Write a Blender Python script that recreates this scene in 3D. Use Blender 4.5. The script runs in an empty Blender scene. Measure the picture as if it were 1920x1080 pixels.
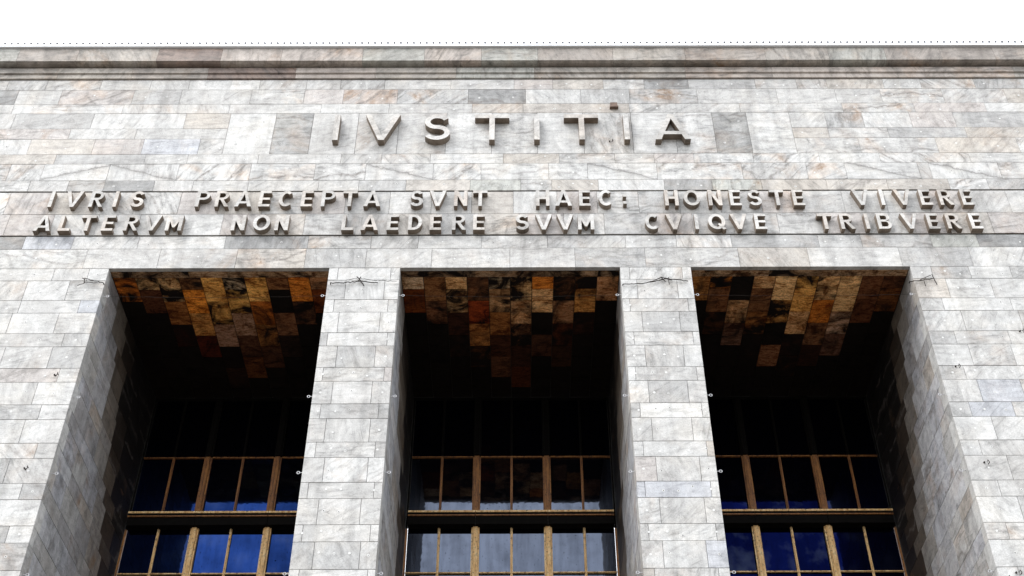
import bpy, math, random
from mathutils import Vector, Matrix
from mathutils.geometry import tessellate_polygon

# ------------------------------------------------------------------ camera, sky, sun, exposure
sc = bpy.context.scene
COL = sc.collection
cam_d = bpy.data.cameras.new('camera'); cam = bpy.data.objects.new('camera', cam_d); COL.objects.link(cam)
PITCH, YAW, ROLL = 0.7319950515, -0.0068265126, -0.0072974549
cp, sp = math.cos(PITCH), math.sin(PITCH)
Zr = Matrix.Rotation(YAW, 3, 'Z')
fwd = Zr @ Vector((0, cp, sp)); up = Zr @ Vector((0, -sp, cp)); rt = Zr @ Vector((1, 0, 0))
rt2 = math.cos(ROLL) * rt + math.sin(ROLL) * up
up2 = -math.sin(ROLL) * rt + math.cos(ROLL) * up
M = Matrix((( rt2.x, up2.x, -fwd.x, 0.16981), (rt2.y, up2.y, -fwd.y, -22.22317), (rt2.z, up2.z, -fwd.z, 1.6), (0, 0, 0, 1)))
cam.matrix_world = M
cam_d.sensor_width = 36.0
cam_d.lens = 36.0 * 2359.127 / 1920
cam_d.shift_x = -21.84 / 1920
cam_d.clip_start = 0.1; cam_d.clip_end = 2000
sc.camera = cam

SUN_EL, SUN_AZ = math.radians(50), math.radians(-52)      # azimuth from the facade normal, minus = from the left
world = bpy.data.worlds.new('World'); sc.world = world; world.use_nodes = True
nt = world.node_tree; nt.nodes.clear()
wo = nt.nodes.new('ShaderNodeOutputWorld'); bg = nt.nodes.new('ShaderNodeBackground'); bg2 = nt.nodes.new('ShaderNodeBackground')
sky = nt.nodes.new('ShaderNodeTexSky'); sky.sky_type = 'NISHITA'; sky.sun_disc = False
sky.sun_elevation = SUN_EL; sky.sun_rotation = math.radians(180) - SUN_AZ
bg.inputs['Strength'].default_value = 0.05
nt.links.new(sky.outputs[0], bg.inputs['Color'])
tc = nt.nodes.new('ShaderNodeTexCoord'); sx = nt.nodes.new('ShaderNodeSeparateXYZ'); nt.links.new(tc.outputs['Generated'], sx.inputs[0])
mr = nt.nodes.new('ShaderNodeMapRange'); mr.inputs['From Min'].default_value = 0.0; mr.inputs['From Max'].default_value = 1.0
mr.inputs['To Min'].default_value = 0.33; mr.inputs['To Max'].default_value = 1.0      # overcast sky: zenith three times the horizon
nt.links.new(sx.outputs['Z'], mr.inputs['Value'])
CLOUD = 2.05
mm = nt.nodes.new('ShaderNodeMath'); mm.operation = 'MULTIPLY'; mm.inputs[1].default_value = CLOUD
nt.links.new(mr.outputs[0], mm.inputs[0])
bg2.inputs['Color'].default_value = (0.97, 0.985, 1.0, 1)
nt.links.new(mm.outputs[0], bg2.inputs['Strength'])
ad = nt.nodes.new('ShaderNodeAddShader'); nt.links.new(bg.outputs[0], ad.inputs[0]); nt.links.new(bg2.outputs[0], ad.inputs[1])
nt.links.new(ad.outputs[0], wo.inputs['Surface'])

sun_d = bpy.data.lights.new('sun', 'SUN'); sun = bpy.data.objects.new('sun', sun_d); COL.objects.link(sun)
sun_d.energy = 1.5; sun_d.angle = math.radians(34); sun_d.color = (1.0, 0.97, 0.92)
to_sun = Vector((math.sin(SUN_AZ) * math.cos(SUN_EL), -math.cos(SUN_AZ) * math.cos(SUN_EL), math.sin(SUN_EL)))
sun.rotation_euler = to_sun.to_track_quat('Z', 'Y').to_euler()
sun.location = (0, -20, 60)
sc.view_settings.view_transform = 'Standard'; sc.view_settings.look = 'None'
sc.view_settings.exposure = 0.90; sc.view_settings.gamma = 1.0
try: sc.view_settings.use_curve_mapping = False
except Exception: pass
sc.render.engine = 'CYCLES'

rnd = random.Random(7)

# ------------------------------------------------------------------ node helpers and materials
def new_mat(name):
    m = bpy.data.materials.new(name); m.use_nodes = True
    t = m.node_tree
    return m, t, t.nodes['Principled BSDF']
def N(t, kind, **kw):
    n = t.nodes.new(kind)
    for k, v in kw.items():
        if k in n.inputs: n.inputs[k].default_value = v
        else: setattr(n, k, v)
    return n
def ramp(t, src, pts):
    r = t.nodes.new('ShaderNodeValToRGB'); t.links.new(src, r.inputs[0])
    e = r.color_ramp.elements
    while len(e) < len(pts): e.new(0.5)
    for i, (p, c) in enumerate(pts):
        e[i].position = p; e[i].color = (c, c, c, 1) if not isinstance(c, tuple) else (*c, 1)
    return r.outputs[0]
def mul(t, a, b, fac=1.0):
    m = t.nodes.new('ShaderNodeMix'); m.data_type = 'RGBA'; m.blend_type = 'MULTIPLY'; m.inputs[0].default_value = fac
    t.links.new(a, m.inputs[6]); t.links.new(b, m.inputs[7]); return m.outputs[2]
def mix(t, f, a, b):
    m = t.nodes.new('ShaderNodeMix'); m.data_type = 'RGBA'
    if isinstance(f, float): m.inputs[0].default_value = f
    else: t.links.new(f, m.inputs[0])
    for s, k in ((a, 6), (b, 7)):
        if isinstance(s, tuple): m.inputs[k].default_value = (*s, 1)
        else: t.links.new(s, m.inputs[k])
    return m.outputs[2]
def math_n(t, op, a, b=None):
    m = t.nodes.new('ShaderNodeMath'); m.operation = op
    for i, s in enumerate((a, b)):
        if s is None: continue
        if isinstance(s, (int, float)): m.inputs[i].default_value = s
        else: t.links.new(s, m.inputs[i])
    return m.outputs[0]

def stone_coords(t, per_stone=True):
    tc = N(t, 'ShaderNodeTexCoord'); oi = N(t, 'ShaderNodeObjectInfo')
    off = N(t, 'ShaderNodeCombineXYZ')
    t.links.new(math_n(t, 'MULTIPLY', oi.outputs['Random'], 91.0), off.inputs[0])
    t.links.new(math_n(t, 'MULTIPLY', oi.outputs['Random'], 57.0), off.inputs[1])
    t.links.new(math_n(t, 'MULTIPLY', oi.outputs['Random'], 73.0), off.inputs[2])
    rot = N(t, 'ShaderNodeVectorRotate', rotation_type='AXIS_ANGLE')
    rot.inputs['Axis'].default_value = (0, 1, 0)
    # most stones lie on their bed, some are turned
    ang = math_n(t, 'MULTIPLY', math_n(t, 'POWER', math_n(t, 'FRACT', math_n(t, 'MULTIPLY', oi.outputs['Random'], 17.3)), 3.2), 2.4)
    t.links.new(ang, rot.inputs['Angle']); t.links.new(tc.outputs['Object'], rot.inputs['Vector'])
    add = N(t, 'ShaderNodeVectorMath', operation='ADD'); t.links.new(rot.outputs[0], add.inputs[0]); t.links.new(off.outputs[0], add.inputs[1])
    return add.outputs[0], oi

def stone_material(name, tone=None):
    """veined, cloudy marble facing; the tint of each slab is its object colour, its alpha is how strongly it is marked"""
    m, t, bsdf = new_mat(name)
    co, oi = stone_coords(t)
    st = N(t, 'ShaderNodeVectorMath', operation='MULTIPLY'); st.inputs[1].default_value = (0.8, 1.5, 4.5); t.links.new(co, st.inputs[0])
    cloud = N(t, 'ShaderNodeTexNoise', Scale=2.1, Detail=9.0, Roughness=0.68, Distortion=1.3); t.links.new(co, cloud.inputs['Vector'])
    band = N(t, 'ShaderNodeTexNoise', Scale=1.7, Detail=8.0, Roughness=0.65, Distortion=1.0); t.links.new(st.outputs[0], band.inputs['Vector'])
    grain = N(t, 'ShaderNodeTexNoise', Scale=42.0, Detail=3.0, Roughness=0.75); t.links.new(co, grain.inputs['Vector'])
    spots = N(t, 'ShaderNodeTexNoise', Scale=9.0, Detail=6.0, Roughness=0.8); t.links.new(co, spots.inputs['Vector'])
    alpha = oi.outputs['Alpha']
    c1 = ramp(t, cloud.outputs[0], [(0.28, 0.42), (0.42, 0.80), (0.52, 0.98), (0.64, 1.12)])
    c2 = ramp(t, band.outputs[0], [(0.31, 0.46), (0.45, 0.90), (0.64, 1.09)])
    pat = mul(t, c1, c2)
    weak = mix(t, 0.55, pat, (1.0, 1.0, 1.0))
    amt = math_n(t, 'MINIMUM', math_n(t, 'ADD', alpha, 0.25), 1.0)
    pat = mix(t, amt, weak, pat)
    col = mul(t, oi.outputs['Color'], pat)
    # warm patches inside the slab
    warm_n = N(t, 'ShaderNodeTexNoise', Scale=1.1, Detail=4.0, Roughness=0.6, Distortion=0.6); 
    sh = N(t, 'ShaderNodeVectorMath', operation='ADD'); sh.inputs[1].default_value = (13.1, 4.2, 8.7); t.links.new(co, sh.inputs[0]); t.links.new(sh.outputs[0], warm_n.inputs['Vector'])
    wf = math_n(t, 'MULTIPLY', ramp(t, warm_n.outputs[0], [(0.50, 0.0), (0.68, 1.0)]), math_n(t, 'MULTIPLY', alpha, 0.8))
    rust = math_n(t, 'MULTIPLY', ramp(t, warm_n.outputs[0], [(0.645, 0.0), (0.70, 1.0)]), math_n(t, 'MULTIPLY', ramp(t, spots.outputs[0], [(0.38, 0.0), (0.56, 0.75)]), alpha))
    warmc = mul(t, col, N(t, 'ShaderNodeRGB').outputs[0]); t.nodes[-1]
    wn = [n for n in t.nodes if n.type == 'RGB'][-1]; wn.outputs[0].default_value = (1.0, 0.84, 0.72, 1)
    col = mix(t, wf, col, warmc)
    col = mix(t, rust, col, (0.20, 0.12, 0.065))
    # long distorted veins
    wv = N(t, 'ShaderNodeTexWave', Scale=0.42, Distortion=5.5, Detail=4.0); wv.inputs['Detail Scale'].default_value = 1.3; wv.inputs['Detail Roughness'].default_value = 0.62
    wv.bands_direction = 'Z'
    t.links.new(co, wv.inputs['Vector'])
    vein = ramp(t, wv.outputs[1], [(0.0, 1.0), (0.018, 0.55), (0.075, 0.0)])
    vf = math_n(t, 'MULTIPLY', vein, math_n(t, 'MULTIPLY', ramp(t, spots.outputs[0], [(0.4, 0.15), (0.6, 1.0)]), math_n(t, 'MULTIPLY', alpha, 0.95)))
    col = mix(t, vf, col, (0.13, 0.115, 0.105))
    # fine specks and grain
    sp_ = ramp(t, spots.outputs[0], [(0.30, 0.62), (0.42, 0.96), (0.60, 1.04)])
    col = mul(t, col, sp_)
    col = mul(t, col, ramp(t, grain.outputs[0], [(0.3, 0.74), (0.5, 1.0), (0.7, 1.14)]))
    # weather streaks running down the wall, in place coordinates
    geo = N(t, 'ShaderNodeNewGeometry'); gs = N(t, 'ShaderNodeVectorMath', operation='MULTIPLY'); gs.inputs[1].default_value = (2.4, 2.4, 0.16)
    t.links.new(geo.outputs['Position'], gs.inputs[0])
    run = N(t, 'ShaderNodeTexNoise', Scale=1.0, Detail=6.0, Roughness=0.62); t.links.new(gs.outputs[0], run.inputs['Vector'])
    col = mul(t, col, ramp(t, run.outputs[0], [(0.32, 0.76), (0.52, 1.0)]))
    gs2 = N(t, 'ShaderNodeVectorMath', operation='MULTIPLY'); gs2.inputs[1].default_value = (9.0, 9.0, 0.5); t.links.new(geo.outputs['Position'], gs2.inputs[0])
    run2 = N(t, 'ShaderNodeTexNoise', Scale=1.0, Detail=4.0, Roughness=0.6); t.links.new(gs2.outputs[0], run2.inputs['Vector'])
    col = mul(t, col, ramp(t, run2.outputs[0], [(0.30, 0.91), (0.42, 1.0)]))
    blot = N(t, 'ShaderNodeTexNoise', Scale=0.7, Detail=5.0, Roughness=0.6, Distortion=0.5); t.links.new(geo.outputs['Position'], blot.inputs['Vector'])
    col = mul(t, col, ramp(t, blot.outputs[0], [(0.34, (0.86, 0.85, 0.84)), (0.50, (1.0, 1.0, 1.0)), (0.62, (1.04, 1.02, 0.99))]))
    if tone:
        cc_ = N(t, 'ShaderNodeRGB'); cc_.outputs[0].default_value = (*tone, 1); col = mul(t, col, cc_.outputs[0])
    if name == 'long_vein_marble_left' or name == 'long_vein_marble_right':
        tc2 = N(t, 'ShaderNodeTexCoord'); s2 = N(t, 'ShaderNodeSeparateXYZ'); t.links.new(tc2.outputs['Object'], s2.inputs[0])
        k = 0.33 if name.endswith('left') else -0.33
        dz = math_n(t, 'SUBTRACT', s2.outputs['Z'], math_n(t, 'MULTIPLY', s2.outputs['X'], k))
        dz = math_n(t, 'ADD', dz, math_n(t, 'ADD', math_n(t, 'MULTIPLY', math_n(t, 'SUBTRACT', spots.outputs[0], 0.5), 0.16), math_n(t, 'MULTIPLY', math_n(t, 'SUBTRACT', cloud.outputs[0], 0.5), 0.30)))
        ln = ramp(t, math_n(t, 'ABSOLUTE', dz), [(0.0, 0.85), (0.015, 0.55), (0.05, 0.20), (0.14, 0.0)])
        col = mix(t, ln, col, (0.11, 0.105, 0.10))
    t.links.new(col, bsdf.inputs['Base Color'])
    bsdf.inputs['Roughness'].default_value = 0.62; bsdf.inputs['Specular IOR Level'].default_value = 0.3
    bp = N(t, 'ShaderNodeBump', Strength=0.35, Distance=0.01); t.links.new(grain.outputs[0], bp.inputs['Height']); t.links.new(bp.outputs[0], bsdf.inputs['Normal'])
    return m

def stained_material(name):
    """dark and rust stained ceiling tiles: object colour is the tile with recess shade painted in, alpha how much of it the crust covers"""
    m, t, bsdf = new_mat(name)
    co, oi = stone_coords(t)
    n1 = N(t, 'ShaderNodeTexNoise', Scale=1.5, Detail=6.0, Roughness=0.62, Distortion=1.2); t.links.new(co, n1.inputs['Vector'])
    st = N(t, 'ShaderNodeVectorMath', operation='MULTIPLY'); st.inputs[1].default_value = (2.0, 6.5, 2.0); t.links.new(co, st.inputs[0])
    n2 = N(t, 'ShaderNodeTexNoise', Scale=1.6, Detail=9.0, Roughness=0.72, Distortion=1.5); t.links.new(st.outputs[0], n2.inputs['Vector'])
    n3 = N(t, 'ShaderNodeTexNoise', Scale=26.0, Detail=4.0, Roughness=0.8); t.links.new(co, n3.inputs['Vector'])
    c = mul(t, oi.outputs['Color'], ramp(t, n2.outputs[0], [(0.32, (0.14, 0.05, 0.02)), (0.42, (0.55, 0.36, 0.22)), (0.50, (0.95, 0.88, 0.78)), (0.62, (1.25, 1.2, 1.15))]))
    lo = math_n(t, 'SUBTRACT', n1.outputs[0], math_n(t, 'MULTIPLY', oi.outputs['Alpha'], 0.42))
    crust = ramp(t, lo, [(0.15, 1.0), (0.38, 0.0)])
    c = mix(t, crust, c, (0.007, 0.004, 0.003))
    c = mul(t, c, ramp(t, n3.outputs[0], [(0.33, 0.40), (0.50, 1.0), (0.7, 1.25)]))
    geo = N(t, 'ShaderNodeNewGeometry'); n4 = N(t, 'ShaderNodeTexNoise', Scale=1.6, Detail=7.0, Roughness=0.7, Distortion=1.0); t.links.new(geo.outputs['Position'], n4.inputs['Vector'])
    c = mul(t, c, ramp(t, n4.outputs[0], [(0.36, (0.25, 0.15, 0.09)), (0.45, (0.85, 0.76, 0.66)), (0.60, (1.1, 1.05, 1.0))]))
    t.links.new(c, bsdf.inputs['Base Color']); bsdf.inputs['Roughness'].default_value = 0.8; bsdf.inputs['Specular IOR Level'].default_value = 0.15
    bp = N(t, 'ShaderNodeBump', Strength=0.4, Distance=0.01); t.links.new(n3.outputs[0], bp.inputs['Height']); t.links.new(bp.outputs[0], bsdf.inputs['Normal'])
    return m

def plain_material(name, col, rough=0.6, metal=0.0, var=0.3, scale=6.0, spec=0.3):
    m, t, bsdf = new_mat(name)
    tc = N(t, 'ShaderNodeTexCoord')
    n = N(t, 'ShaderNodeTexNoise', Scale=scale, Detail=6.0, Roughness=0.65); t.links.new(tc.outputs['Object'], n.inputs['Vector'])
    lo = tuple(c * (1 - var) for c in col); hi = tuple(min(1, c * (1 + var * 0.5)) for c in col)
    t.links.new(ramp(t, n.outputs[0], [(0.3, lo), (0.6, hi)]), bsdf.inputs['Base Color'])
    bsdf.inputs['Roughness'].default_value = rough; bsdf.inputs['Metallic'].default_value = metal
    bsdf.inputs['Specular IOR Level'].default_value = spec
    return m

def brass_material(name, cs=((0.30, 0.13, 0.035), (0.62, 0.37, 0.14), (0.80, 0.60, 0.32))):
    m, t, bsdf = new_mat(name)
    tc = N(t, 'ShaderNodeTexCoord')
    s = N(t, 'ShaderNodeVectorMath', operation='MULTIPLY'); s.inputs[1].default_value = (9.0, 9.0, 1.2); t.links.new(tc.outputs['Object'], s.inputs[0])
    n = N(t, 'ShaderNodeTexNoise', Scale=1.6, Detail=7.0, Roughness=0.7); t.links.new(s.outputs[0], n.inputs['Vector'])
    n2 = N(t, 'ShaderNodeTexNoise', Scale=14.0, Detail=5.0, Roughness=0.8); t.links.new(tc.outputs['Object'], n2.inputs['Vector'])
    c = ramp(t, n.outputs[0], [(0.30, cs[0]), (0.46, cs[1]), (0.64, cs[2])])
    c = mul(t, c, ramp(t, n2.outputs[0], [(0.36, 0.12), (0.47, 1.0)]))
    t.links.new(c, bsdf.inputs['Base Color']); bsdf.inputs['Roughness'].default_value = 0.55; bsdf.inputs['Specular IOR Level'].default_value = 0.4
    return m

def glass_material(name):
    """old dusty coated pane: object colour is the tint of its reflection, black specks of dirt gather on it"""
    m, t, bsdf = new_mat(name)
    oi = N(t, 'ShaderNodeObjectInfo'); tc = N(t, 'ShaderNodeTexCoord')
    add = N(t, 'ShaderNodeVectorMath', operation='ADD'); t.links.new(tc.outputs['Object'], add.inputs[0])
    off = N(t, 'ShaderNodeCombineXYZ'); t.links.new(math_n(t, 'MULTIPLY', oi.outputs['Random'], 63.0), off.inputs[0]); t.links.new(off.outputs[0], add.inputs[1])
    sc_ = N(t, 'ShaderNodeVectorMath', operation='MULTIPLY'); sc_.inputs[1].default_value = (6.0, 1.0, 0.7); t.links.new(add.outputs[0], sc_.inputs[0])
    stk = N(t, 'ShaderNodeTexNoise', Scale=1.3, Detail=5.0, Roughness=0.6); t.links.new(sc_.outputs[0], stk.inputs['Vector'])
    fog = N(t, 'ShaderNodeTexNoise', Scale=1.0, Detail=4.0, Roughness=0.6); t.links.new(add.outputs[0], fog.inputs['Vector'])
    spk = N(t, 'ShaderNodeTexNoise', Scale=22.0, Detail=2.0, Roughness=0.5); t.links.new(add.outputs[0], spk.inputs['Vector'])
    tint = mul(t, oi.outputs['Color'], ramp(t, stk.outputs[0], [(0.3, 0.78), (0.6, 1.05)]))
    tint = mul(t, tint, ramp(t, fog.outputs[0], [(0.3, 0.6), (0.62, 1.2)]))
    tint = mul(t, tint, ramp(t, spk.outputs[0], [(0.29, 0.08), (0.34, 1.0)]))
    tint = mix(t, ramp(t, fog.outputs[0], [(0.50, 0.0), (0.75, 0.45)]), tint, (0.26, 0.33, 0.46))
    gl = N(t, 'ShaderNodeBsdfGlossy'); gl.inputs['Roughness'].default_value = 0.03; t.links.new(tint, gl.inputs['Color'])
    df = N(t, 'ShaderNodeBsdfDiffuse'); df.inputs['Color'].default_value = (0.001, 0.001, 0.002, 1)
    fr = N(t, 'ShaderNodeFresnel'); fr.inputs['IOR'].default_value = 1.9
    bp = N(t, 'ShaderNodeBump', Strength=0.04, Distance=0.05); t.links.new(fog.outputs[0], bp.inputs['Height'])
    t.links.new(bp.outputs[0], gl.inputs['Normal']); 
    mx = N(t, 'ShaderNodeMixShader'); t.links.new(fr.outputs[0], mx.inputs[0]); t.links.new(df.outputs[0], mx.inputs[1]); t.links.new(gl.outputs[0], mx.inputs[2])
    t.links.new(mx.outputs[0], t.nodes['Material Output'].inputs['Surface'])
    return m

MAT_STONE = stone_material('marble_facing')
MAT_SIDE_SHADE = stone_material('marble_stained_and_shaded', (0.44, 0.37, 0.31))  # letter sides: same marble darkened, shade painted in with brown staining
MAT_VL = stone_material('long_vein_marble_left'); MAT_VR = stone_material('long_vein_marble_right')
MAT_STAIN = stained_material('stained_ceiling_stone')
MAT_CORE = plain_material('dark_mortar_backing', (0.02, 0.018, 0.016), 0.9)
MAT_LETTER = MAT_STONE
MAT_BRASS = brass_material('weathered_bronze_frame')
MAT_BRONZE_DIM = brass_material('bronze_frame_shade_tone', ((0.03, 0.010, 0.004), (0.19, 0.07, 0.014), (0.34, 0.15, 0.035)))  # darker copy of the bronze, recess shade painted into the frames
MAT_BLACK = plain_material('bronze_black_shade_tone', (0.003, 0.0024, 0.002), 0.8, 0, 0.4, 6.0, 0.08)  # near-black copy: shade of recess tops and transom put into the colour
MAT_GLASS = glass_material('old_window_glass')
MAT_WHITE = plain_material('white_painted_metal', (0.80, 0.83, 0.88), 0.4, 0, 0.08, 1.0)
MAT_ROOF = plain_material('zinc_roofing', (0.10, 0.10, 0.105), 0.5, 0.3, 0.2)
MAT_PLUG = plain_material('pale_filler', (0.56, 0.56, 0.55), 0.8, 0, 0.15, 20)
MAT_IRON = plain_material('rusted_iron_wire', (0.020, 0.014, 0.011), 0.7, 0.2, 0.5, 30)
MAT_STEEL = plain_material('galvanised_steel', (0.45, 0.45, 0.46), 0.45, 0.6, 0.2, 20)
MAT_PAVE = plain_material('granite_paving', (0.125, 0.112, 0.096), 0.8, 0, 0.25, 0.6)

# ------------------------------------------------------------------ mesh helpers
class MB:
    def __init__(s): s.v = []; s.f = []; s.mi = []
    def box(s, x0, x1, y0, y1, z0, z1, m=0):
        b = len(s.v)
        s.v += [(x0,y0,z0),(x1,y0,z0),(x1,y1,z0),(x0,y1,z0),(x0,y0,z1),(x1,y0,z1),(x1,y1,z1),(x0,y1,z1)]
        for q in ((0,3,2,1),(4,5,6,7),(0,1,5,4),(1,2,6,5),(2,3,7,6),(3,0,4,7)):
            s.f.append(tuple(b+i for i in q)); s.mi.append(m)
        return s
    def prism_x(s, prof, x0, x1, m=0):
        """closed (y, z) profile run along x"""
        b = len(s.v); n = len(prof)
        s.v += [(x0, y, z) for y, z in prof] + [(x1, y, z) for y, z in prof]
        s.f.append(tuple(b+i for i in range(n))[::-1]); s.f.append(tuple(b+n+i for i in range(n))); s.mi += [m, m]
        for i in range(n):
            j = (i+1) % n; s.f.append((b+i, b+j, b+n+j, b+n+i)); s.mi.append(m)
        return s
    def tube(s, pts, r, k=6, m=0, closed=False):
        b = len(s.v); n = len(pts)
        for i, p in enumerate(pts):
            p = Vector(p)
            a = Vector(pts[(i-1) % n] if (i > 0 or closed) else pts[0]); c = Vector(pts[(i+1) % n] if (i < n-1 or closed) else pts[-1])
            d = (c - a).normalized(); u = d.cross(Vector((0.13, 0.97, 0.21))).normalized(); w = d.cross(u)
            for j in range(k):
                an = 2*math.pi*j/k; s.v.append(tuple(p + (u*math.cos(an) + w*math.sin(an))*r))
        rng = n if closed else n-1
        for i in range(rng):
            for j in range(k):
                a0 = b+i*k+j; a1 = b+i*k+(j+1) % k; c0 = b+((i+1) % n)*k+j; c1 = b+((i+1) % n)*k+(j+1) % k
                s.f.append((a0, a1, c1, c0)); s.mi.append(m)
        if not closed:
            s.f.append(tuple(b+j for j in range(k))[::-1]); s.f.append(tuple(b+(n-1)*k+j for j in range(k))); s.mi += [m, m]
        return s
    def build(s, name, mats, parent=None, color=None, label=None, kind=None, centre=True):
        if not isinstance(mats, (list, tuple)): mats = [mats]
        me = bpy.data.meshes.new(name)
        if centre:
            xs, ys, zs = zip(*s.v); c = Vector(((min(xs)+max(xs))/2, (min(ys)+max(ys))/2, (min(zs)+max(zs))/2))
        else: c = Vector((0, 0, 0))
        me.from_pydata([tuple(Vector(p)-c) for p in s.v], [], s.f)
        for m in mats: me.materials.append(m)
        me.polygons.foreach_set('material_index', s.mi); me.update()
        o = bpy.data.objects.new(name, me); COL.objects.link(o)
        if parent is not None:
            o.parent = parent; pc = Vector((0, 0, 0)); q = parent
            while q is not None: pc += q.location; q = q.parent
            o.location = c - pc
        else: o.location = c
        if color: o.color = color
        if label: o['label'] = label
        if kind: o['kind'] = kind
        return o
def empty(name, loc, label, cat, group=None):
    o = bpy.data.objects.new(name, None); COL.objects.link(o); o.location = loc
    o['label'] = label; o['category'] = cat
    if group: o['group'] = group
    return o

def slab(name, parent, x0, x1, y0, y1, z0, z1, color, mat=None, gap=0.004, face='y'):
    """one stone: a box with a slightly uneven setting and a tiny arris bevel on its showing face"""
    g = gap; d = rnd.uniform(-0.003, 0.003)
    x0 += g; x1 -= g; z0 += g; z1 -= g
    b = MB(); e = 0.004
    if face == 'y':
        y0 += d
        v = [(x0,y1,z0),(x1,y1,z0),(x1,y1,z1),(x0,y1,z1),
             (x0,y0+e,z0),(x1,y0+e,z0),(x1,y0+e,z1),(x0,y0+e,z1),
             (x0+e,y0,z0+e),(x1-e,y0,z0+e),(x1-e,y0,z1-e),(x0+e,y0,z1-e)]
        b.v = v
        b.f = [(0,3,2,1),(8,9,10,11)]
        for i in range(4):
            j = (i+1) % 4; b.f.append((i, j, 4+j, 4+i)); b.f.append((4+i, 4+j, 8+j, 8+i))
        b.mi = [0]*len(b.f)
    else:
        b.box(x0, x1, y0 + g, y1 - g, z0, z1)
    return b.build(name, mat or MAT_STONE, parent, color)

# ------------------------------------------------------------------ measures
W = 5.287; P = 7.0; Z0 = 22.236; T = 1.01658; A = 0.3881; D = 5.2
EDGE = P + W/2                      # 9.6435: outer edge of the outer openings
def course_z(i): return Z0 - (i//2)*T - (A*T if i % 2 else 0)       # tops of the courses below the lintel
NC = 17
XL = 15.6                           # panels are built this far to each side
def jit(c, a, al):
    k = 1 + rnd.uniform(-a, a)
    return (c[0]*k, c[1]*k, c[2]*k, al)
G_WHITE = (0.49, 0.488, 0.48); G_LIGHT = (0.445, 0.44, 0.43); G_GREY = (0.375, 0.373, 0.368); G_DARK = (0.27, 0.27, 0.268)
G_PINK = (0.43, 0.405, 0.39); G_BEIGE = (0.425, 0.40, 0.37); G_BLUE = (0.42, 0.43, 0.455); G_GREEN = (0.415, 0.42, 0.395)
def pick(table):
    r = rnd.random() * sum(w for _, w in table)
    for c, w in table:
        r -= w
        if r <= 0: return c
    return table[-1][0]
UPPER = [(G_WHITE, 3.5), (G_LIGHT, 5), (G_GREY, 2.8), (G_DARK, 1.0), (G_PINK, 2.3), (G_BEIGE, 2.0), (G_BLUE, .15), (G_GREEN, .5)]
LOWER = [(G_WHITE, 5), (G_LIGHT, 5), (G_GREY, 1.8), (G_BLUE, .35), (G_PINK, .15), (G_BEIGE, .2)]
CORN = [((0.29, 0.262, 0.238), 4), ((0.335, 0.31, 0.282), 4), ((0.33, 0.325, 0.30), 1.6), ((0.37, 0.33, 0.30), 2.4), ((0.21, 0.165, 0.145), 1.0)]
def ucol(): return jit(pick(UPPER), 0.07, rnd.choice([0.1, 0.2, 0.3, 0.45, 0.7, 1.0]))
def lcol(): return jit(pick(LOWER), 0.05, rnd.choice([0.05, 0.1, 0.2, 0.3, 0.5]))

# ------------------------------------------------------------------ ground
g = MB(); g.v = [(-400,-400,0),(400,-400,0),(400,400,0),(-400,400,0)]; g.f = [(0,1,2,3)]; g.mi = [0]
go = g.build('ground', MAT_PAVE, kind='structure', centre=False)

# ------------------------------------------------------------------ the building
court = empty('courthouse', (0, 0, 0), 'monumental grey veined marble courthouse front with three tall dark openings and square piers', 'building')
ZT = 29.389
core = MB()
c = 0.036
core.box(-32, -EDGE-c, c, 12, -0.0, Z0+c)
core.box(EDGE+c, 32, c, 12, -0.0, Z0+c)
for s in (-1, 1):
    x0, x1 = sorted((s*(W/2)+s*c, s*(P-W/2)-s*c)); core.box(x0, x1, c, D+0.6, 0, Z0+c)
core.box(-32, 32, c, 12, Z0+c+0.001, 30.40)
core.build('wall_core', MAT_CORE, court, centre=False)
# plain stone facing where the photograph does not reach
pl = MB()
zb = course_z(NC)
pl.box(-31.9, -XL-0.004, 0, 0.03, zb, Z0-0.004); pl.box(XL+0.004, 31.9, 0, 0.03, zb, Z0-0.004)
pl.box(-31.9, -XL-0.004, 0, 0.03, Z0+0.004, ZT); pl.box(XL+0.004, 31.9, 0, 0.03, Z0+0.004, ZT)
pl.box(-31.9, -EDGE, 0, 0.03, 0.02, zb-0.008); pl.box(EDGE, 31.9, 0, 0.03, 0.02, zb-0.008)
for s in (-1, 1):
    x0, x1 = sorted((s*(W/2), s*(P-W/2))); pl.box(x0, x1, 0, 0.03, 0.02, zb-0.008)
    for xe, dr in ((s*(W/2), s), (s*(P-W/2), -s), (s*EDGE, s)):
        a, b = sorted((xe, xe+dr*0.03)); pl.box(a, b, 0.034, D, 0.02, zb-0.008)
    a, b = sorted((s*(P-W/2), s*(P-W/2)-s*0.03)); 
pl.build('lower_facing', MAT_STONE, court, (0.42, 0.42, 0.41, 0.15), centre=False)

plugs = MB()
def plug(x, z, dark=True, y=0.0):
    b = len(plugs.v); k = 10; r1, r0 = rnd.uniform(0.022, 0.030), rnd.uniform(0.010, 0.015)
    for rr, yy in ((r1, y-0.004), (r0, y-0.0045)):
        for j in range(k):
            a = 2*math.pi*j/k; plugs.v.append((x+rr*math.cos(a), yy, z+rr*math.sin(a)))
    for j in range(k):
        plugs.f.append((b+j, b+(j+1) % k, b+k+(j+1) % k, b+k+j)); plugs.mi.append(0)
    plugs.f.append(tuple(b+k+j for j in range(k))); plugs.mi.append(1 if dark else 0)

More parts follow.
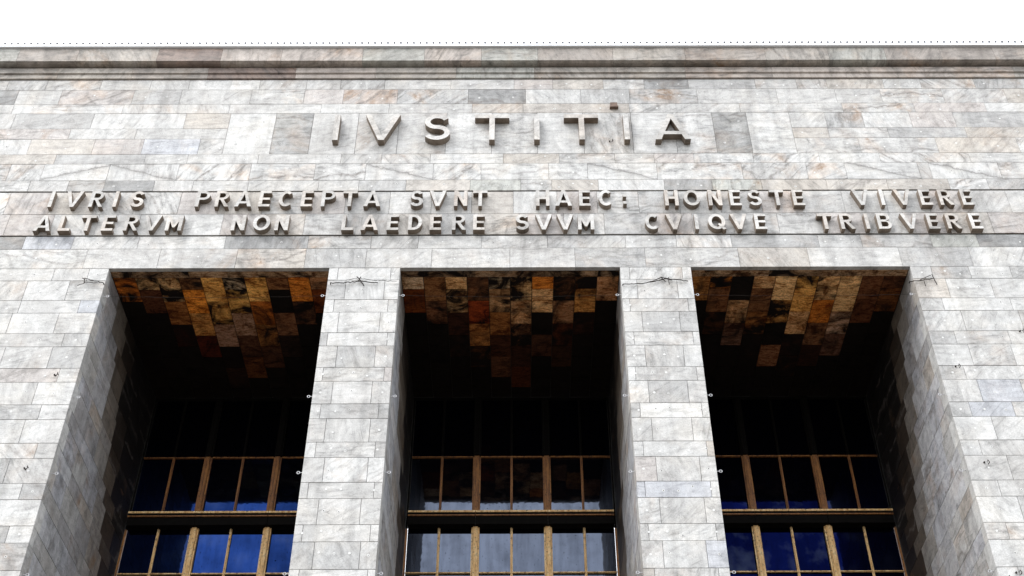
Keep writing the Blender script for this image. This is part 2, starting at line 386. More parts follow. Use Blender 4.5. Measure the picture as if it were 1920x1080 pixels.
def row(name, x0, x1, z0, z1, wmean, colf, jitter=0.3, gap=0.003, thick=0.03, plugn=True, start=None):
    xs = [x0]; x = x0 - rnd.uniform(0, wmean*0.6)
    while True:
        x += wmean * (1 + rnd.uniform(-jitter, jitter))
        if x > x1 - 0.35*wmean: break
        if x > x0 + 0.3*wmean: xs.append(x)
    xs.append(x1)
    for a, b in zip(xs, xs[1:]):
        slab(name, court, a, b, 0.0, thick, z0, z1, colf(), gap=gap)
        if plugn:
            n = rnd.choice([1, 1, 2, 2, 3])
            for k in range(n):
                plug(a+(b-a)*(k+0.5+rnd.uniform(-.15, .15))/n, (z0+z1)/2+rnd.uniform(-.08, .08), rnd.random() < 0.55)

# --- outer walls and piers, course by course
for i in range(NC):
    zt, zb_ = course_z(i), course_z(i+1); tall = (i % 2 == 1)
    for s in (-1, 1):
        # outer wall: quoin at the opening, then blocks
        qd = 0.36 if tall else 0.22; qw = rnd.uniform(0.75, 0.95) if tall else rnd.uniform(0.4, 0.6)
        a, b = sorted((s*EDGE, s*(EDGE+qw)))
        slab('quoin_block', court, a, b, 0.0, qd, zt, zb_, lcol()) if False else slab('quoin_block', court, a, b, 0.0, qd, zb_, zt, lcol())
        plug((a+b)/2, (zt+zb_)/2, rnd.random() < .5)
        x = EDGE + qw
        while x < XL - 0.3:
            w = rnd.uniform(0.95, 1.35) if tall else rnd.uniform(0.8, 1.7)
            x2 = min(XL, x + w)
            if XL - x2 < 0.45: x2 = XL
            a, b = sorted((s*x, s*x2)); slab('wall_block', court, a, b, 0.0, 0.03, zb_, zt, lcol())
            for k in range(rnd.choice([1, 2, 2])): plug(a+(b-a)*(0.25+0.5*k+rnd.uniform(-.12, .12)), (zt+zb_)/2+rnd.uniform(-.07, .07), rnd.random() < .5)
            x = x2
        # pier
        x0, x1 = sorted((s*(W/2), s*(P-W/2))); w = x1-x0
        if tall:
            f0, f1 = rnd.choice([(0.22, 0.78), (0.26, 0.80), (0.25, 0.76)])
        else:
            f0, f1 = rnd.choice([(0.10, 0.90), (0.13, 0.87), (0.12, 0.91)])
        for k, (fa, fb) in enumerate(((0, f0), (f0, f1), (f1, 1))):
            slab('pier_block', court, x0+fa*w, x0+fb*w, 0.0, (0.05 if k == 1 else qd), zb_, zt, lcol())
        for k in range(rnd.choice([1, 2, 3])): plug(x0+w*(0.32+0.18*k), (zt+zb_)/2+rnd.uniform(-.08, .08), rnd.random() < .6)
        if rnd.random() < .5: plug(x0+w*0.9, (zt+zb_)/2, rnd.random() < .5)
        if rnd.random() < .5: plug(x0+w*0.1, (zt+zb_)/2, False)

# --- reveals: facing inside the openings
REV = [((0.40, 0.403, 0.42), 5), ((0.36, 0.365, 0.39), 4), ((0.36, 0.355, 0.35), 3), ((0.31, 0.305, 0.31), 1.5), ((0.35, 0.325, 0.30), 0.8)]
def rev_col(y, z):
    # recess shade painted into the stones: darker inward and toward the ceiling, brown between
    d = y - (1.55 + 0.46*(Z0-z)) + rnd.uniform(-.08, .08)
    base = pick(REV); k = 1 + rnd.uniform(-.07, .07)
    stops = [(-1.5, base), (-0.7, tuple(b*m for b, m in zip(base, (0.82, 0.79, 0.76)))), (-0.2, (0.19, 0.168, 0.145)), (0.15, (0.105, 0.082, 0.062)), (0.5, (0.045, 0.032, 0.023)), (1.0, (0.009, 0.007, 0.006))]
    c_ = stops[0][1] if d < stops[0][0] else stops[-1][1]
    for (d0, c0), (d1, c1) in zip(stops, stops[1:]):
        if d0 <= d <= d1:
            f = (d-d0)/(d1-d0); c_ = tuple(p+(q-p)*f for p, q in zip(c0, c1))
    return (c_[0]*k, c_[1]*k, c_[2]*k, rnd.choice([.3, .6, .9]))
def reveal(xe, dr, ncol, name='reveal_panel'):
    for i in range(NC):
        zt, zb_ = course_z(i), course_z(i+1); tall = (i % 2 == 1)
        y = (0.36 if tall else 0.22) + 0.004
        first = True
        while y < D - 0.15:
            w = rnd.uniform(0.85, 1.15) * (4.2/ncol)
            if first: w *= rnd.uniform(0.6, 1.0); first = False
            y2 = min(D, y+w)
            if D - y2 < 0.4: y2 = D
            a, b = sorted((xe + rnd.uniform(0, .004)*dr, xe+dr*0.03))
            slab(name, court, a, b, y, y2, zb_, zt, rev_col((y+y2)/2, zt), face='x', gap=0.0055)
            y = y2
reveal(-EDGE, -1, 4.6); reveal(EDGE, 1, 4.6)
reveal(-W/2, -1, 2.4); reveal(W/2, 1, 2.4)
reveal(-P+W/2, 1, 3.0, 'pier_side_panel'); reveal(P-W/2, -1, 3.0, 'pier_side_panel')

# --- ceilings of the three openings
TW = W/10
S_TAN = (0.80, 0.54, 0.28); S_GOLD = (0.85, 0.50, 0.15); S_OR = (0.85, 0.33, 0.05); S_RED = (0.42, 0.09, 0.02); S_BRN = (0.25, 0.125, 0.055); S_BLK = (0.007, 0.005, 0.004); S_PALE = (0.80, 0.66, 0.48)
def tile_col(row_i):
    t = [(S_TAN, 3.0), (S_GOLD, 2.6), (S_OR, 1.8), (S_RED, 1.3), (S_BRN, 2.0), (S_BLK, 1.6), (S_PALE, 1.0)] if row_i < 3 else \
        [(S_GOLD, .8), (S_OR, 1.0), (S_RED, 1.6), (S_BRN, 2.5), (S_BLK, 3.5)] if row_i < 5 else [(S_BRN, .25), (S_BLK, 5)]
    return pick(t)
HR = 0.44
LIM = [1.1, 1.9, 2.2, 2.5, 2.9, 3.0, 2.6, 2.3, 1.8, 1.0]      # reach of each tile column before painted recess shade takes it to black
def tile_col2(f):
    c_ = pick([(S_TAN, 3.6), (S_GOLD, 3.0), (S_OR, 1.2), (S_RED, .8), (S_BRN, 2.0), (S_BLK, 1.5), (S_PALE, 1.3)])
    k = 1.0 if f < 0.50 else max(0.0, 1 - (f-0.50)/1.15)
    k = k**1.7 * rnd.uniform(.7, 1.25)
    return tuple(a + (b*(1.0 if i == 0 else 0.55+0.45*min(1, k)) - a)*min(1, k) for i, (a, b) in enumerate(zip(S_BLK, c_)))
for ci, cx in enumerate((-P, 0.0, P)):
    xl = cx - W/2
    cuts = [0, 0.36+rnd.uniform(-.04, .04), 0.70+rnd.uniform(-.05, .05), 1]
    for a, b in zip(cuts, cuts[1:]):
        slab('lintel_underside', court, xl+a*W, xl+b*W, 0.124, 0.345, Z0, Z0+0.03, (0.40, 0.29, 0.20, 0.35+rnd.random()*.4), MAT_STAIN, face='z', gap=0.003)
    for k in range(10):
        ph = (k + ci) % 2
        y = 0.345; r = 0
        while y < D - 0.1:
            h = HR*(1 if (r == 0 and ph) else 2)
            y2 = min(D, y+h)
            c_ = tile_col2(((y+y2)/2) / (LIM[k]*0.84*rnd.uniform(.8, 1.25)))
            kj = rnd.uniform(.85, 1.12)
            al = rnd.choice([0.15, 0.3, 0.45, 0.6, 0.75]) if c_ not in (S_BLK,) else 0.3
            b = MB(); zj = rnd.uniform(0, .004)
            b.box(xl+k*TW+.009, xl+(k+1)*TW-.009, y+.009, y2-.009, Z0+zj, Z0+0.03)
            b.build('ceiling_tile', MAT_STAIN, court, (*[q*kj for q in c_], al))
            y = y2; r += 1 if h < HR*1.5 else 2

# --- wall above the openings: courses with their tops and bottoms in metres
Z = [Z0, 22.882, 23.310]
row('facade_panel', -XL, XL, Z0, 22.882, 1.75, ucol, 0.3, thick=0.12)
row('facade_panel', -XL, XL, 22.882, 23.310, 1.6, ucol, 0.35)
def bcol(): return jit(pick([(G_WHITE, 3), (G_LIGHT, 5), (G_PINK, 3.2), (G_BEIGE, 1.4), (G_GREY, 1.6)]), 0.06, rnd.choice([.1, .3, .5, .8]))
row('inscription_slab', -XL, XL, 23.352, 24.086, 1.06, bcol, 0.06, plugn=False)
row('inscription_slab', -XL, XL, 24.086, 24.878, 1.06, bcol, 0.06, plugn=False)
row('facade_panel', -XL, XL, 24.920, 25.314, 1.3, ucol, 0.4)
def vcol(): return jit(pick([(G_WHITE, 5), (G_LIGHT, 5), (G_GREY, 1), (G_PINK, .6)]), 0.05, rnd.choice([.5, 1.0, 1.0]))
VS = [(-12.1, -10.4, 'L'), (-10.4, -8.6, 'R'), (-3.75, -2.0, 'R'), (2.0, 3.8, 'R'), (8.7, 10.6, 'R'), (10.9, 12.7, 'R')]
xp = -XL
for va, vb, vs in VS:
    if va - xp > 0.05: row('facade_panel', xp, va, 25.314, 25.942, 1.85, vcol, 0.25) if va - xp > 1.9 else slab('facade_panel', court, xp, va, 0.0, 0.03, 25.314, 25.942, vcol(), gap=.003)
    slab('facade_panel', court, va, vb, 0.0, 0.03, 25.314, 25.942, jit(G_WHITE, .04, .25), MAT_VL if vs == 'L' else MAT_VR, gap=.003)
    for k in range(2): plug(va+(vb-va)*(.3+.4*k), 25.62)
    xp = vb
row('facade_panel', xp, XL, 25.314, 25.942, 1.85, vcol, 0.25)
row('facade_panel', -XL, XL, 25.942, 26.314, 1.7, ucol, 0.4)
for z0_, z1_ in ((26.314, 26.919), (26.919, 27.334), (27.334, 27.96)):
    row('facade_panel', -XL, -7.57, z0_, z1_, 1.75, ucol, 0.45); row('facade_panel', 7.55, XL, z0_, z1_, 1.75, ucol, 0.45)
xs = [-7.57, -6.33, -5.32, -4.1, -3.0, -1.72, -0.5, 0.72, 1.95, 3.25, 4.4, 5.45, 6.38, 7.55]
for a, b in zip(xs, xs[1:]):
    sw = (a == -6.33 or a == 5.45)
    slab('inscription_slab', court, a, b, 0.0, 0.03, 26.314, 27.96, jit((0.30, 0.30, 0.295), .05, 1.0) if sw else jit(pick([(G_WHITE, 4), (G_LIGHT, 3), (G_PINK, .5)]), .04, rnd.choice([.1, .3, .6])))
    for fx, fz in ((.25, .25), (.75, .78)): plug(a+(b-a)*fx, 26.314+1.646*fz)
row('facade_panel', -XL, XL, 27.96, 28.346, 2.1, ucol, 0.45)
row('facade_panel', -XL, XL, 28.346, 28.963, 1.7, ucol, 0.4)
row('facade_panel', -XL, XL, 28.963, ZT, 1.5, ucol, 0.45)
plugs.build('fixing_plugs', [MAT_PLUG, MAT_IRON], court, kind='stuff', centre=False)

# --- cornice
x = -31.0
while x < 31.0:
    w = rnd.uniform(1.5, 2.3); x2 = x+w-0.006
    cc = jit(pick(CORN), .07, rnd.choice([.2, .5, .8]))
    b = MB(); b.prism_x([(-0.27, 29.905), (-0.27, 30.455), (0.1, 30.455), (0.1, 29.86), (-0.19, 29.875)], x, x2)
    b.build('cornice_stone', MAT_STONE, court, cc); x += w
x = -31.0
while x < 31.0:
    w = rnd.uniform(1.9, 2.6); x2 = x+w-0.006
    cc = jit(pick(CORN), .10, rnd.choice([.2, .5, .8]))
    b = MB(); b.prism_x([(-0.09, 29.60), (-0.09, 29.805), (0.1, 29.805), (0.1, 29.405), (-0.03, 29.405), (-0.045, 29.42), (-0.045, 29.575)], x, x2)
    b.build('cornice_moulding', MAT_STONE, court, cc); x += w
gt = MB(); gt.box(-31, 31, -0.34, -0.20, 30.485, 30.585)
gt.box(-31, 31, -0.33, 0.3, 30.585, 30.592)
gt.build('gutter', MAT_WHITE, court, centre=False)
rf = MB(); n = int(62/0.1835)
for k in range(n):
    x = -31 + k*0.1835
    rf.tube([(x, -0.36, 30.614), (x, 0.2, 30.637), (x, 3.0, 30.80)], 0.036, 7)
    rf.box(x+0.03, x+0.15, -0.30, 3.0, 30.593, 30.597, 1)
rf.build('corrugated_roof', [MAT_ROOF, MAT_WHITE], court, centre=False)

# --- windows at the back of each opening
WIN_Y = D
zrows = [22.20, 20.298, 18.545, 18.17, 16.918, 15.67, 14.42, 13.17]
def window(cx, tint, tvar):
    w = bpy.data.objects.new('window', None); COL.objects.link(w); w.parent = court; w.location = (cx, WIN_Y, 18.0)
    fr = MB()
    fr.box(cx-W/2+.002, cx+W/2-.002, WIN_Y+0.10, WIN_Y+0.30, 0.02, 13.16)      # dark panel wall below
    for s in (-1, 1):
        a, b = sorted((cx+s*(W/2-.002), cx+s*(W/2-0.05))); fr.box(a, b, WIN_Y+0.0, WIN_Y+0.08, 18.2, 22.2, 0); fr.box(a, b, WIN_Y+0.0, WIN_Y+0.08, 13.17, 18.16, 1)
    fr.box(cx-W/2+.002, cx+W/2-.002, WIN_Y-0.02, WIN_Y+0.05, 22.16, 22.23)
    fr.build('window_frame', [MAT_BLACK, MAT_BRONZE_DIM], w)
    for xm, za, zb2, mt in [(a_, b_, c_, d_) for a_ in (-0.89, 0.92) for b_, c_, d_ in ((20.32, 22.15, MAT_BLACK), (18.56, 20.278, MAT_BRONZE_DIM), (13.17, 18.165, MAT_BRASS))]:
        m = MB(); x = cx+xm
        if 1:
            m.box(x-0.062, x+0.062, WIN_Y-0.09, WIN_Y+0.06, za, zb2)
            for s in (-1, 1):
                a, b = sorted((x+s*0.066, x+s*0.10)); m.box(a, b, WIN_Y-0.05, WIN_Y+0.06, za, zb2)
                a, b = sorted((x+s*0.030, x+s*0.045)); m.box(a, b, WIN_Y-0.103, WIN_Y-0.0905, za, zb2)
        m.build('mullion', mt, w)
    for xm, za, zb2, mt in [(a_, b_, c_, d_) for a_ in (-1.80, 0.01, 1.83) for b_, c_, d_ in ((20.32, 22.15, MAT_BLACK), (18.56, 20.278, MAT_BRONZE_DIM), (13.17, 18.165, MAT_BRASS))]:
        m = MB(); x = cx+xm
        if 1:
            m.box(x-0.030, x+0.030, WIN_Y-0.01, WIN_Y+0.05, za, zb2)
            m.box(x-0.012, x+0.012, WIN_Y-0.035, WIN_Y-0.0102, za, zb2)
        m.build('glazing_bar', mt, w)
    t = MB(); x0, x1 = cx-W/2+.06, cx+W/2-.06
    cuts = [x0, cx-0.89, cx+0.92, x1]
    for a, b in zip(cuts, cuts[1:]):
        t.box(a+.006, b-.006, WIN_Y-0.24, WIN_Y+0.06, 18.495, 18.545, 0)
        t.box(a+.006, b-.006, WIN_Y-0.215, WIN_Y+0.06, 18.43, 18.492, 1)
        t.box(a+.006, b-.006, WIN_Y-0.235, WIN_Y+0.05, 18.40, 18.427, 2)
        t.box(a+.006, b-.006, WIN_Y-0.20, WIN_Y+0.05, 18.17, 18.395, 1)
    t.build('transom', [MAT_BRASS, MAT_BLACK, MAT_BRONZE_DIM], w)
    cols = [-W/2+.05, -1.80, -0.89, 0.01, 0.92, 1.83, W/2-.05]
    cuts = [(cx-W/2+.06, cx-0.89-.105), (cx-0.89+.105, cx+0.92-.105), (cx+0.92+.105, cx+W/2-.06)]
    for zb3 in (20.298, 16.918, 15.67, 14.42):
        t = MB()
        for a, b in cuts: t.box(a, b, WIN_Y-0.03, WIN_Y+0.03, zb3-0.012, zb3+0.012)
        t.build('crossbar', MAT_BRONZE_DIM if zb3 > 20 else MAT_BRASS, w)
    for zt_, zb4 in zip(zrows, zrows[1:]):
        if zt_ < 18.6 and zb4 > 18.1: continue
        for a, b in zip(cols, cols[1:]):
            p = MB(); tx = rnd.uniform(-.0012, .0012); tz = rnd.uniform(-.0014, .0014)
            x0_, x1_ = cx+a+.01, cx+b-.01; h = zt_-zb4; ww = x1_-x0_
            p.box(x0_, x1_, 0, 0.006, zb4+.002, zt_-.002)
            p.v = [(vx, WIN_Y+0.035+vy+(vx-x0_-ww/2)*tx*2+(vz-zb4-h/2)*tz*2, vz) for vx, vy, vz in p.v]
            k = (1+rnd.uniform(-tvar, tvar)) * (0.12 if zt_ > 22 else 1)  # top row tint cut down: recess shade painted into the glass
            p.build('pane', MAT_GLASS, w, (tint[0]*k, tint[1]*k, tint[2]*k, 1))
window(-P, (0.06, 0.17, 0.72), 0.35)
window(0.0, (0.66, 0.76, 1.0), 0.08)
window(P, (0.008, 0.018, 0.17), 0.4)

# ------------------------------------------------------------------ raised inscriptions
def arc(cx, cy, rx, ry, a0, a1, n=12):
    return [(cx+rx*math.cos(math.radians(a0+(a1-a0)*i/n)), cy+ry*math.sin(math.radians(a0+(a1-a0)*i/n))) for i in range(n+1)]
def stroke(pts, w):
    L, R = [], []
    for i, p in enumerate(pts):
        a = pts[max(i-1, 0)]; c = pts[min(i+1, len(pts)-1)]
        dx, dy = c[0]-a[0], c[1]-a[1]; l = math.hypot(dx, dy); nx, ny = -dy/l*w/2, dx/l*w/2
        L.append((p[0]+nx, p[1]+ny)); R.append((p[0]-nx, p[1]-ny))
    return L + R[::-1]
def glyph(ch, H, w, wd):
    """list of (outer, [holes]); x is centred, wd the letter's width"""
    h2 = wd/2
    if ch == 'I': return [([(-w/2, 0), (w/2, 0), (w/2, H), (-w/2, H)], [])]
    if ch == ':':
        q = w*1.0; return [([(-q/2, z), (q/2, z), (q/2, z+q), (-q/2, z+q)], []) for z in (H*0.12, H*0.58)]
    if ch == 'V': return [([(-w*.52, 0), (w*.52, 0), (h2, H), (h2-w*1.02, H), (0, w*1.25), (-h2+w*1.02, H), (-h2, H)], [])]
    if ch == 'A':
        def xi(z): return (h2-w*1.04)*(1-z/(H-w*1.2))     # inner edge of the legs
        zb_, zt_ = H*0.20, H*0.20+w*0.85
        return [([(-h2, 0), (-h2+w*1.05, 0), (-xi(zb_), zb_), (xi(zb_), zb_), (h2-w*1.05, 0), (h2, 0), (w*.5, H), (-w*.5, H)],
                 [[(-xi(zt_), zt_), (xi(zt_), zt_), (0, H-w*1.2)]])]
    if ch == 'T': return [([(-w/2, 0), (w/2, 0), (w/2, H-w), (h2, H-w), (h2, H), (-h2, H), (-h2, H-w), (-w/2, H-w)], [])]
    if ch == 'L': return [([(-h2, 0), (h2, 0), (h2, w), (-h2+w, w), (-h2+w, H), (-h2, H)], [])]
    if ch == 'E':
        m0, m1 = H/2-w*.42, H/2+w*.42
        return [([(-h2, 0), (h2, 0), (h2, w*.9), (-h2+w, w*.9), (-h2+w, m0), (h2*.86, m0), (h2*.86, m1), (-h2+w, m1), (-h2+w, H-w*.9), (h2, H-w*.9), (h2, H), (-h2, H)], [])]
    if ch == 'H':
        m0, m1 = H/2-w*.45, H/2+w*.45
        return [([(-h2, 0), (-h2+w, 0), (-h2+w, m0), (h2-w, m0), (h2-w, 0), (h2, 0), (h2, H), (h2-w, H), (h2-w, m1), (-h2+w, m1), (-h2+w, H), (-h2, H)], [])]
    if ch == 'N':
        return [([(-h2, 0), (-h2+w, 0), (-h2+w, H-w*2.2), (h2-w, 0), (h2, 0), (h2, H), (h2-w, H), (h2-w, w*2.2), (-h2+w, H), (-h2, H)], [])]
    if ch == 'M':
        return [([(-h2, 0), (-h2+w, 0), (-h2+w, H-w*2.4), (-w*.3, w*1.2), (w*.3, w*1.2), (h2-w, H-w*2.4), (h2-w, 0), (h2, 0), (h2, H), (h2-w*.9, H), (0, H*.40), (-h2+w*.9, H), (-h2, H)], [])]
    if ch in 'OQ':
        out = [(arc(0, H/2, h2, H/2, 0, 360, 32)[:-1], [arc(0, H/2, h2-w, H/2-w*.95, 0, 360, 28)[:-1]])]
        if ch == 'Q': out.append(([(w*.1, w*2.0), (w*.8, w*2.3), (h2+w*.1, w*.1), (h2-w*.75, -w*.15)], []))
        return out
    if ch == 'D':
        o = [(-h2, 0)] + arc(-h2+wd*.35, H/2, wd*.65, H/2, -90, 90, 16) + [(-h2, H)]
        i = [(-h2+w, w*.9)] + arc(-h2+wd*.35, H/2, wd*.65-w, H/2-w*.9, -90, 90, 14) + [(-h2+w, H-w*.9)]
        return [(o, [i])]
    if ch in 'PR':
        b0 = H*0.44; rc = (H-b0)/2; xb = h2-rc
        bow = arc(xb, b0+rc, rc, rc, -90, 90, 12)
        hole = [(-h2+w, b0+w*.85)] + arc(xb, b0+rc, rc-w*.9, rc-w*.85, -90, 90, 10) + [(-h2+w, H-w*.85)]
        if ch == 'P': o = [(-h2, 0), (-h2+w, 0), (-h2+w, b0)] + bow + [(-h2, H)]
        else: o = [(-h2, 0), (-h2+w, 0), (-h2+w, b0), (-h2+w*1.45, b0), (h2-w*.75, 0), (h2+w*.35, 0), (xb+w*.45, b0+.001)] + bow[1:] + [(-h2, H)]
        return [(o, [hole])]
    if ch == 'B':
        zm = H*.53; r1, r2 = zm/2, (H-zm)/2; x1, x2 = h2-r1*.95, h2*.9-r2
        o = [(-h2, 0)] + arc(x1, r1, r1*.95, r1, -90, 90, 10) + arc(x2, zm+r2, r2, r2, -90, 90, 10)[1:] + [(-h2, H)]
        hA = [(-h2+w, w*.85)] + arc(x1, r1, r1*.95-w*.9, r1-w*.62, -90, 90, 8)
        hA = [(-h2+w, w*.85)] + arc(x1, (w*.85+zm-w*.4)/2, r1*.95-w*.9, (zm-w*.4-w*.85)/2, -90, 90, 8) + [(-h2+w, zm-w*.4)]
        hB = [(-h2+w, zm+w*.4)] + arc(x2, (zm+w*.4+H-w*.85)/2, r2-w*.9, (H-w*.85-zm-w*.4)/2, -90, 90, 8) + [(-h2+w, H-w*.85)]
        return [(o, [hA, hB])]
    if ch == 'C': return [(stroke(arc(w*.1, H/2, h2-w/2, H/2-w/2, 48, 312, 26), w), [])]
    if ch == 'S':
        rx = h2-w/2; ry = (H-w)/4
        pts = arc(0, H-w/2-ry, rx*.93, ry, 25, 180, 12) + arc(0, H-w/2-ry, rx*.93, ry, 180, 258, 6)[1:]
        pts += arc(0, w/2+ry, rx, ry, 78, 0, 6) + arc(0, w/2+ry, rx, ry, 0, -155, 12)[1:]
        return [(stroke(pts, w), [])]
def letter(ch, x, zb_, H, w, wd, depth, parent, col):
    mb = MB()
    for gi, (outer, holes) in enumerate(glyph(ch, H, w, wd)):
        yf = -depth - (0.003 if gi and ch == 'Q' else 0); yb = 0.02
        loops = [outer] + holes
        # orient loops: outer counter-clockwise, holes clockwise
        def area(l): return sum(l[i][0]*l[(i+1) % len(l)][1]-l[(i+1) % len(l)][0]*l[i][1] for i in range(len(l)))
        loops = [l if (area(l) > 0) == (i == 0) else l[::-1] for i, l in enumerate(loops)]
        flat = [p for l in loops for p in l]
        tris = tessellate_polygon([[Vector((p[0], p[1], 0)) for p in l] for l in loops])
        b = len(mb.v); n = len(flat)
        mb.v += [(x+p[0], yf, zb_+p[1]) for p in flat] + [(x+p[0], yb, zb_+p[1]) for p in flat]
        for t_ in tris:
            a_, b_, c_ = t_
            cr = (flat[b_][0]-flat[a_][0])*(flat[c_][1]-flat[a_][1])-(flat[b_][1]-flat[a_][1])*(flat[c_][0]-flat[a_][0])
            if abs(cr) < 1e-12: continue
            mb.f.append((b+a_, b+b_, b+c_) if cr > 0 else (b+a_, b+c_, b+b_)); mb.mi.append(0)
        s0 = 0
        for l in loops:
            m = len(l)
            for i in range(m):
                j = (i+1) % m; mb.f.append((b+s0+i, b+n+s0+i, b+n+s0+j, b+s0+j)); mb.mi.append(1)
            s0 += m
    o = mb.build('letter', [MAT_LETTER, MAT_SIDE_SHADE], parent, col, label='raised stone colon' if ch == ':' else 'raised stone letter '+ch)
    return o
LC = [((0.49, 0.48, 0.465), 5), ((0.46, 0.445, 0.425), 3), ((0.47, 0.44, 0.41), 2)]
title = empty('inscription', (0, 0, 26.646), 'large raised stone word IVSTITIA high on the wall under the cornice', 'inscription')
for ch, x, wd in [('I', -4.623, .15), ('V', -3.41, .93), ('S', -1.952, .70), ('T', -0.49, .92), ('I', 0.70, .15), ('T', 1.893, .92), ('I', 3.084, .15), ('A', 4.292, .93)]:
    letter(ch, x, 26.646, 1.012, .145, wd, .20, title, jit(pick(LC), .05, .3))
L1 = [('I',-11.537),('V',-10.982),('R',-10.404),('I',-9.92),('S',-9.378),('P',-7.735),('R',-7.254),('A',-6.705),('E',-6.176),('C',-5.649),('E',-5.116),('P',-4.58),('T',-4.038),('A',-3.471),('S',-2.359),('V',-1.825),('N',-1.247),('T',-0.757),('H',0.816),('A',1.341),('E',1.875),('C',2.403),(':',2.884),('H',4.063),('O',4.584),('N',5.16),('E',5.674),('S',6.167),('T',6.734),('E',7.265),('V',8.852),('I',9.376),('V',9.91),('E',10.479),('R',10.973),('E',11.525)]
L2 = [('A',-11.53),('L',-10.985),('T',-10.44),('E',-9.929),('R',-9.367),('V',-8.846),('M',-8.3),('N',-6.712),('O',-6.145),('N',-5.643),('L',-4.015),('A',-3.471),('E',-2.904),('D',-2.351),('E',-1.845),('R',-1.279),('E',-0.775),('S',0.296),('V',0.829),('V',1.36),('M',1.875),('C',3.518),('V',4.066),('I',4.612),('Q',5.114),('V',5.667),('E',6.199),('T',7.81),('R',8.334),('I',8.839),('B',9.267),('V',9.912),('E',10.481),('R',10.973),('E',11.539)]
WD = {'I': .09, 'V': .42, 'R': .32, 'S': .33, 'P': .34, 'A': .42, 'E': .285, 'C': .37, 'T': .36, 'N': .335, 'H': .34, 'O': .42, 'L': .29, 'D': .34, 'M': .40, 'Q': .42, 'B': .34, ':': .09}
for zb_, H, LL, lab in ((24.202, .555, L1, 'upper line of raised stone letters reading IVRIS PRAECEPTA SVNT HAEC: HONESTE VIVERE'),
                        (23.365, .53, L2, 'lower line of raised stone letters reading ALTERVM NON LAEDERE SVVM CVIQVE TRIBVERE')):
    ins = empty('inscription', (0, 0, zb_), lab, 'inscription')
    for ch, x in LL: letter(ch, x, zb_, H, .088, WD[ch], .155, ins, jit(pick(LC), .07, .35))

# ------------------------------------------------------------------ ironwork on the edges of the openings
def ring_pts(c, r, plane, n=12):
    out = []
    for i in range(n):
        a = 2*math.pi*i/n
        out.append((c[0]+r*math.cos(a), c[1], c[2]+r*math.sin(a)) if plane == 'xz' else (c[0], c[1]+r*math.cos(a), c[2]+r*math.sin(a)))
    return out
LV = [21.449, 18.465, 16.46, 14.077]; LVN = ['topmost', 'second from top', 'third from top', 'lowest']
EDGES = [(-EDGE, 1, 'right edge of the left outer wall'), (-P+W/2, -1, 'left edge of the left pier'), (-W/2, 1, 'right edge of the left pier'),
         (W/2, -1, 'left edge of the right pier'), (P-W/2, 1, 'right edge of the right pier'), (EDGE, -1, 'left edge of the right outer wall')]
for xe, dr, where in EDGES:
    for z, nm in zip(LV, LVN):
        r = empty('eye_bolt', (xe, 0.12, z), 'eye bolt on the %s, %s of four' % (where, nm), 'eye bolt', 'eye bolts along the edges of the openings')
        b = MB(); b.tube(ring_pts((xe+dr*0.10, 0.12, z), 0.030, 'xz'), 0.0085, 6, closed=True); b.build('ring', MAT_STEEL, r)
        b = MB(); b.tube([(xe-dr*0.01, 0.12, z), (xe+dr*0.069, 0.12, z)], 0.0085, 6); b.build('shank', MAT_STEEL, r)
def cable(x0, x1, z, label):
    b = MB(); n = 26; pts = []
    for i in range(n+1):
        f = i/n; pts.append((x0+(x1-x0)*f, 0.12+0.004*math.sin(i*2.1), z-0.05*4*f*(1-f)+0.006*math.sin(i*1.7)))
    b.tube(pts, 0.0035, 5)
    o = b.build('net_cable', MAT_IRON); o['label'] = label; o['category'] = 'cable'; o['group'] = 'thin cables stretched across the openings'
    return o
for cx, nm in ((-P, 'left'), (0, 'middle'), (P, 'right')):
    cable(cx-W/2+0.135, cx+W/2-0.135, 21.449, 'thin steel cable stretched across the top of the %s opening under its ceiling' % nm)
def wire(paths, label, seed):
    r = random.Random(seed); b = MB()
    for (pts, rad) in paths:
        out = []
        for (a, c_) in zip(pts, pts[1:]):
            L = max(2, int(math.hypot(c_[0]-a[0], c_[1]-a[1])/0.05))
            for i in range(L):
                f = i/L; out.append((a[0]+(c_[0]-a[0])*f, -0.05+r.uniform(-.012, .012), a[1]+(c_[1]-a[1])*f+r.uniform(-.010, .010)))
        out.append((pts[-1][0], -0.05, pts[-1][1])); b.tube(out, rad*0.95, 5)
    xs_ = [p for pts, _ in paths for p in pts]
    b.tube([(xs_[0][0], -0.05, xs_[0][1]), (xs_[0][0], 0.01, xs_[0][1])], 0.012, 5)
    o = b.build('wire_strand', MAT_IRON); o['label'] = label; o['category'] = 'wire'; o['group'] = 'rusty twisted wires fixed near the tops of the piers'
wire([([(-4.27, 21.70), (-3.85, 21.72), (-3.55, 21.76), (-3.14, 21.70)], .013), ([(-3.9, 21.80), (-3.62, 21.86), (-3.3, 21.79), (-2.7, 21.75)], .006), ([(-3.66, 21.92), (-3.58, 21.80), (-3.50, 21.66), (-3.46, 21.60)], .014), ([(-3.56, 21.90), (-3.62, 21.74)], .012)],
     'dark rusty twisted wire tied across the head of the left pier', 1)
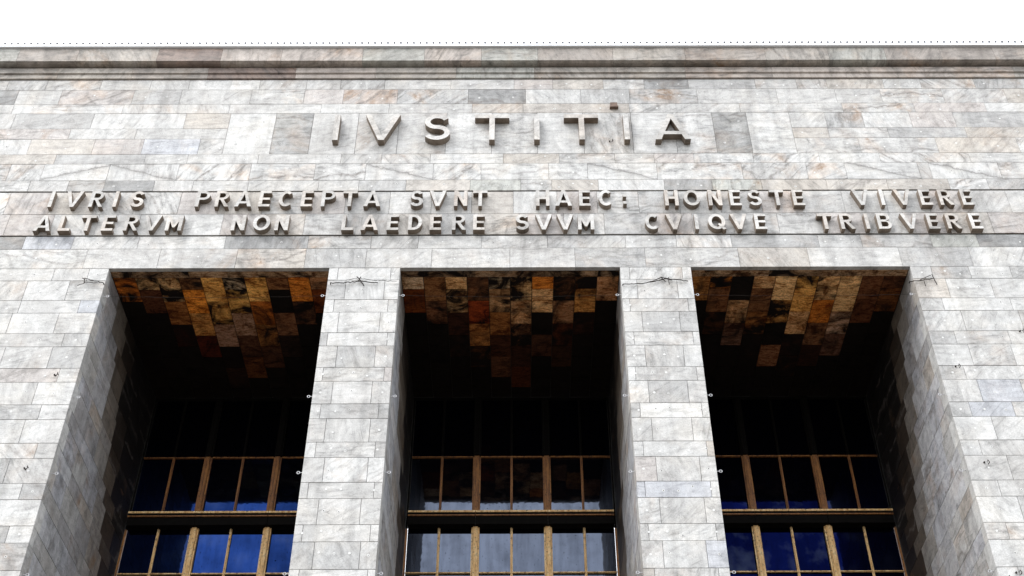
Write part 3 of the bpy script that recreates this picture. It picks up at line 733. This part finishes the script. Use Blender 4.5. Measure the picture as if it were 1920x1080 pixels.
wire([([(2.68, 21.64), (3.15, 21.66), (3.5, 21.74), (3.72, 21.82), (4.24, 21.73)], .012), ([(3.3, 21.70), (3.62, 21.86), (3.85, 21.76)], .010), ([(3.60, 21.88), (3.70, 21.72)], .013), ([(3.78, 21.84), (3.78, 21.62)], .010)],
     'dark rusty twisted wire tied across the head of the right pier', 2)
wire([([(-9.66, 21.72), (-9.95, 21.82), (-10.2, 21.88)], .011), ([(-9.8, 21.73), (-10.1, 21.74), (-10.26, 21.64)], .009), ([(-10.14, 21.90), (-10.12, 21.72)], .012)],
     'dark forked wire end hanging on the wall left of the left opening', 3)
wire([([(9.52, 21.70), (9.8, 21.74), (10.12, 21.80), (10.15, 21.60)], .012), ([(9.78, 21.76), (10.1, 21.92), (10.12, 21.80)], .009), ([(9.86, 21.72), (9.87, 21.55)], .009)],
     'dark forked wire end hanging on the wall right of the right opening', 4)
def hook(x, z, label):
    b = MB(); b.tube([(x, 0.01, z), (x, -0.06, z+0.01), (x+0.015, -0.08, z-0.06), (x-0.02, -0.06, z-0.10)], 0.010, 6)
    b.tube([(x-0.07, 0.005, z-0.02), (x-0.07, -0.03, z-0.02)], 0.020, 8)
    o = b.build('hook', MAT_IRON); o['label'] = label; o['category'] = 'hook'; o['group'] = 'small black iron hooks left in the wall'
hook(-10.094, 19.01, 'small black iron hook in the outer wall left of the left opening, upper of two')
hook(-10.121, 16.525, 'small black iron hook in the outer wall left of the left opening, lower of two')
hook(10.096, 19.174, 'small black iron hook in the outer wall right of the right opening, upper of three')
hook(10.094, 16.59, 'small black iron hook in the outer wall right of the right opening, middle of three')
hook(10.074, 13.99, 'small black iron hook in the outer wall right of the right opening, lowest of three')
hook(11.822, 20.2, 'black iron hook in the right outer wall at the right border of the photo')
hook(2.699, 26.80, 'black iron stub between the second T and the last I of the large word')
bk = MB(); bk.box(2.70, 2.93, -0.10, 0.01, 28.10, 28.14); bk.box(2.72, 2.91, -0.08, 0.01, 28.141, 28.30)
bo = bk.build('bracket', plain_material('rust_brown_iron', (0.13, 0.09, 0.07), 0.8, 0, 0.4)); bo['label'] = 'small rust brown bracket on the wall above the large letters'; bo['category'] = 'bracket'
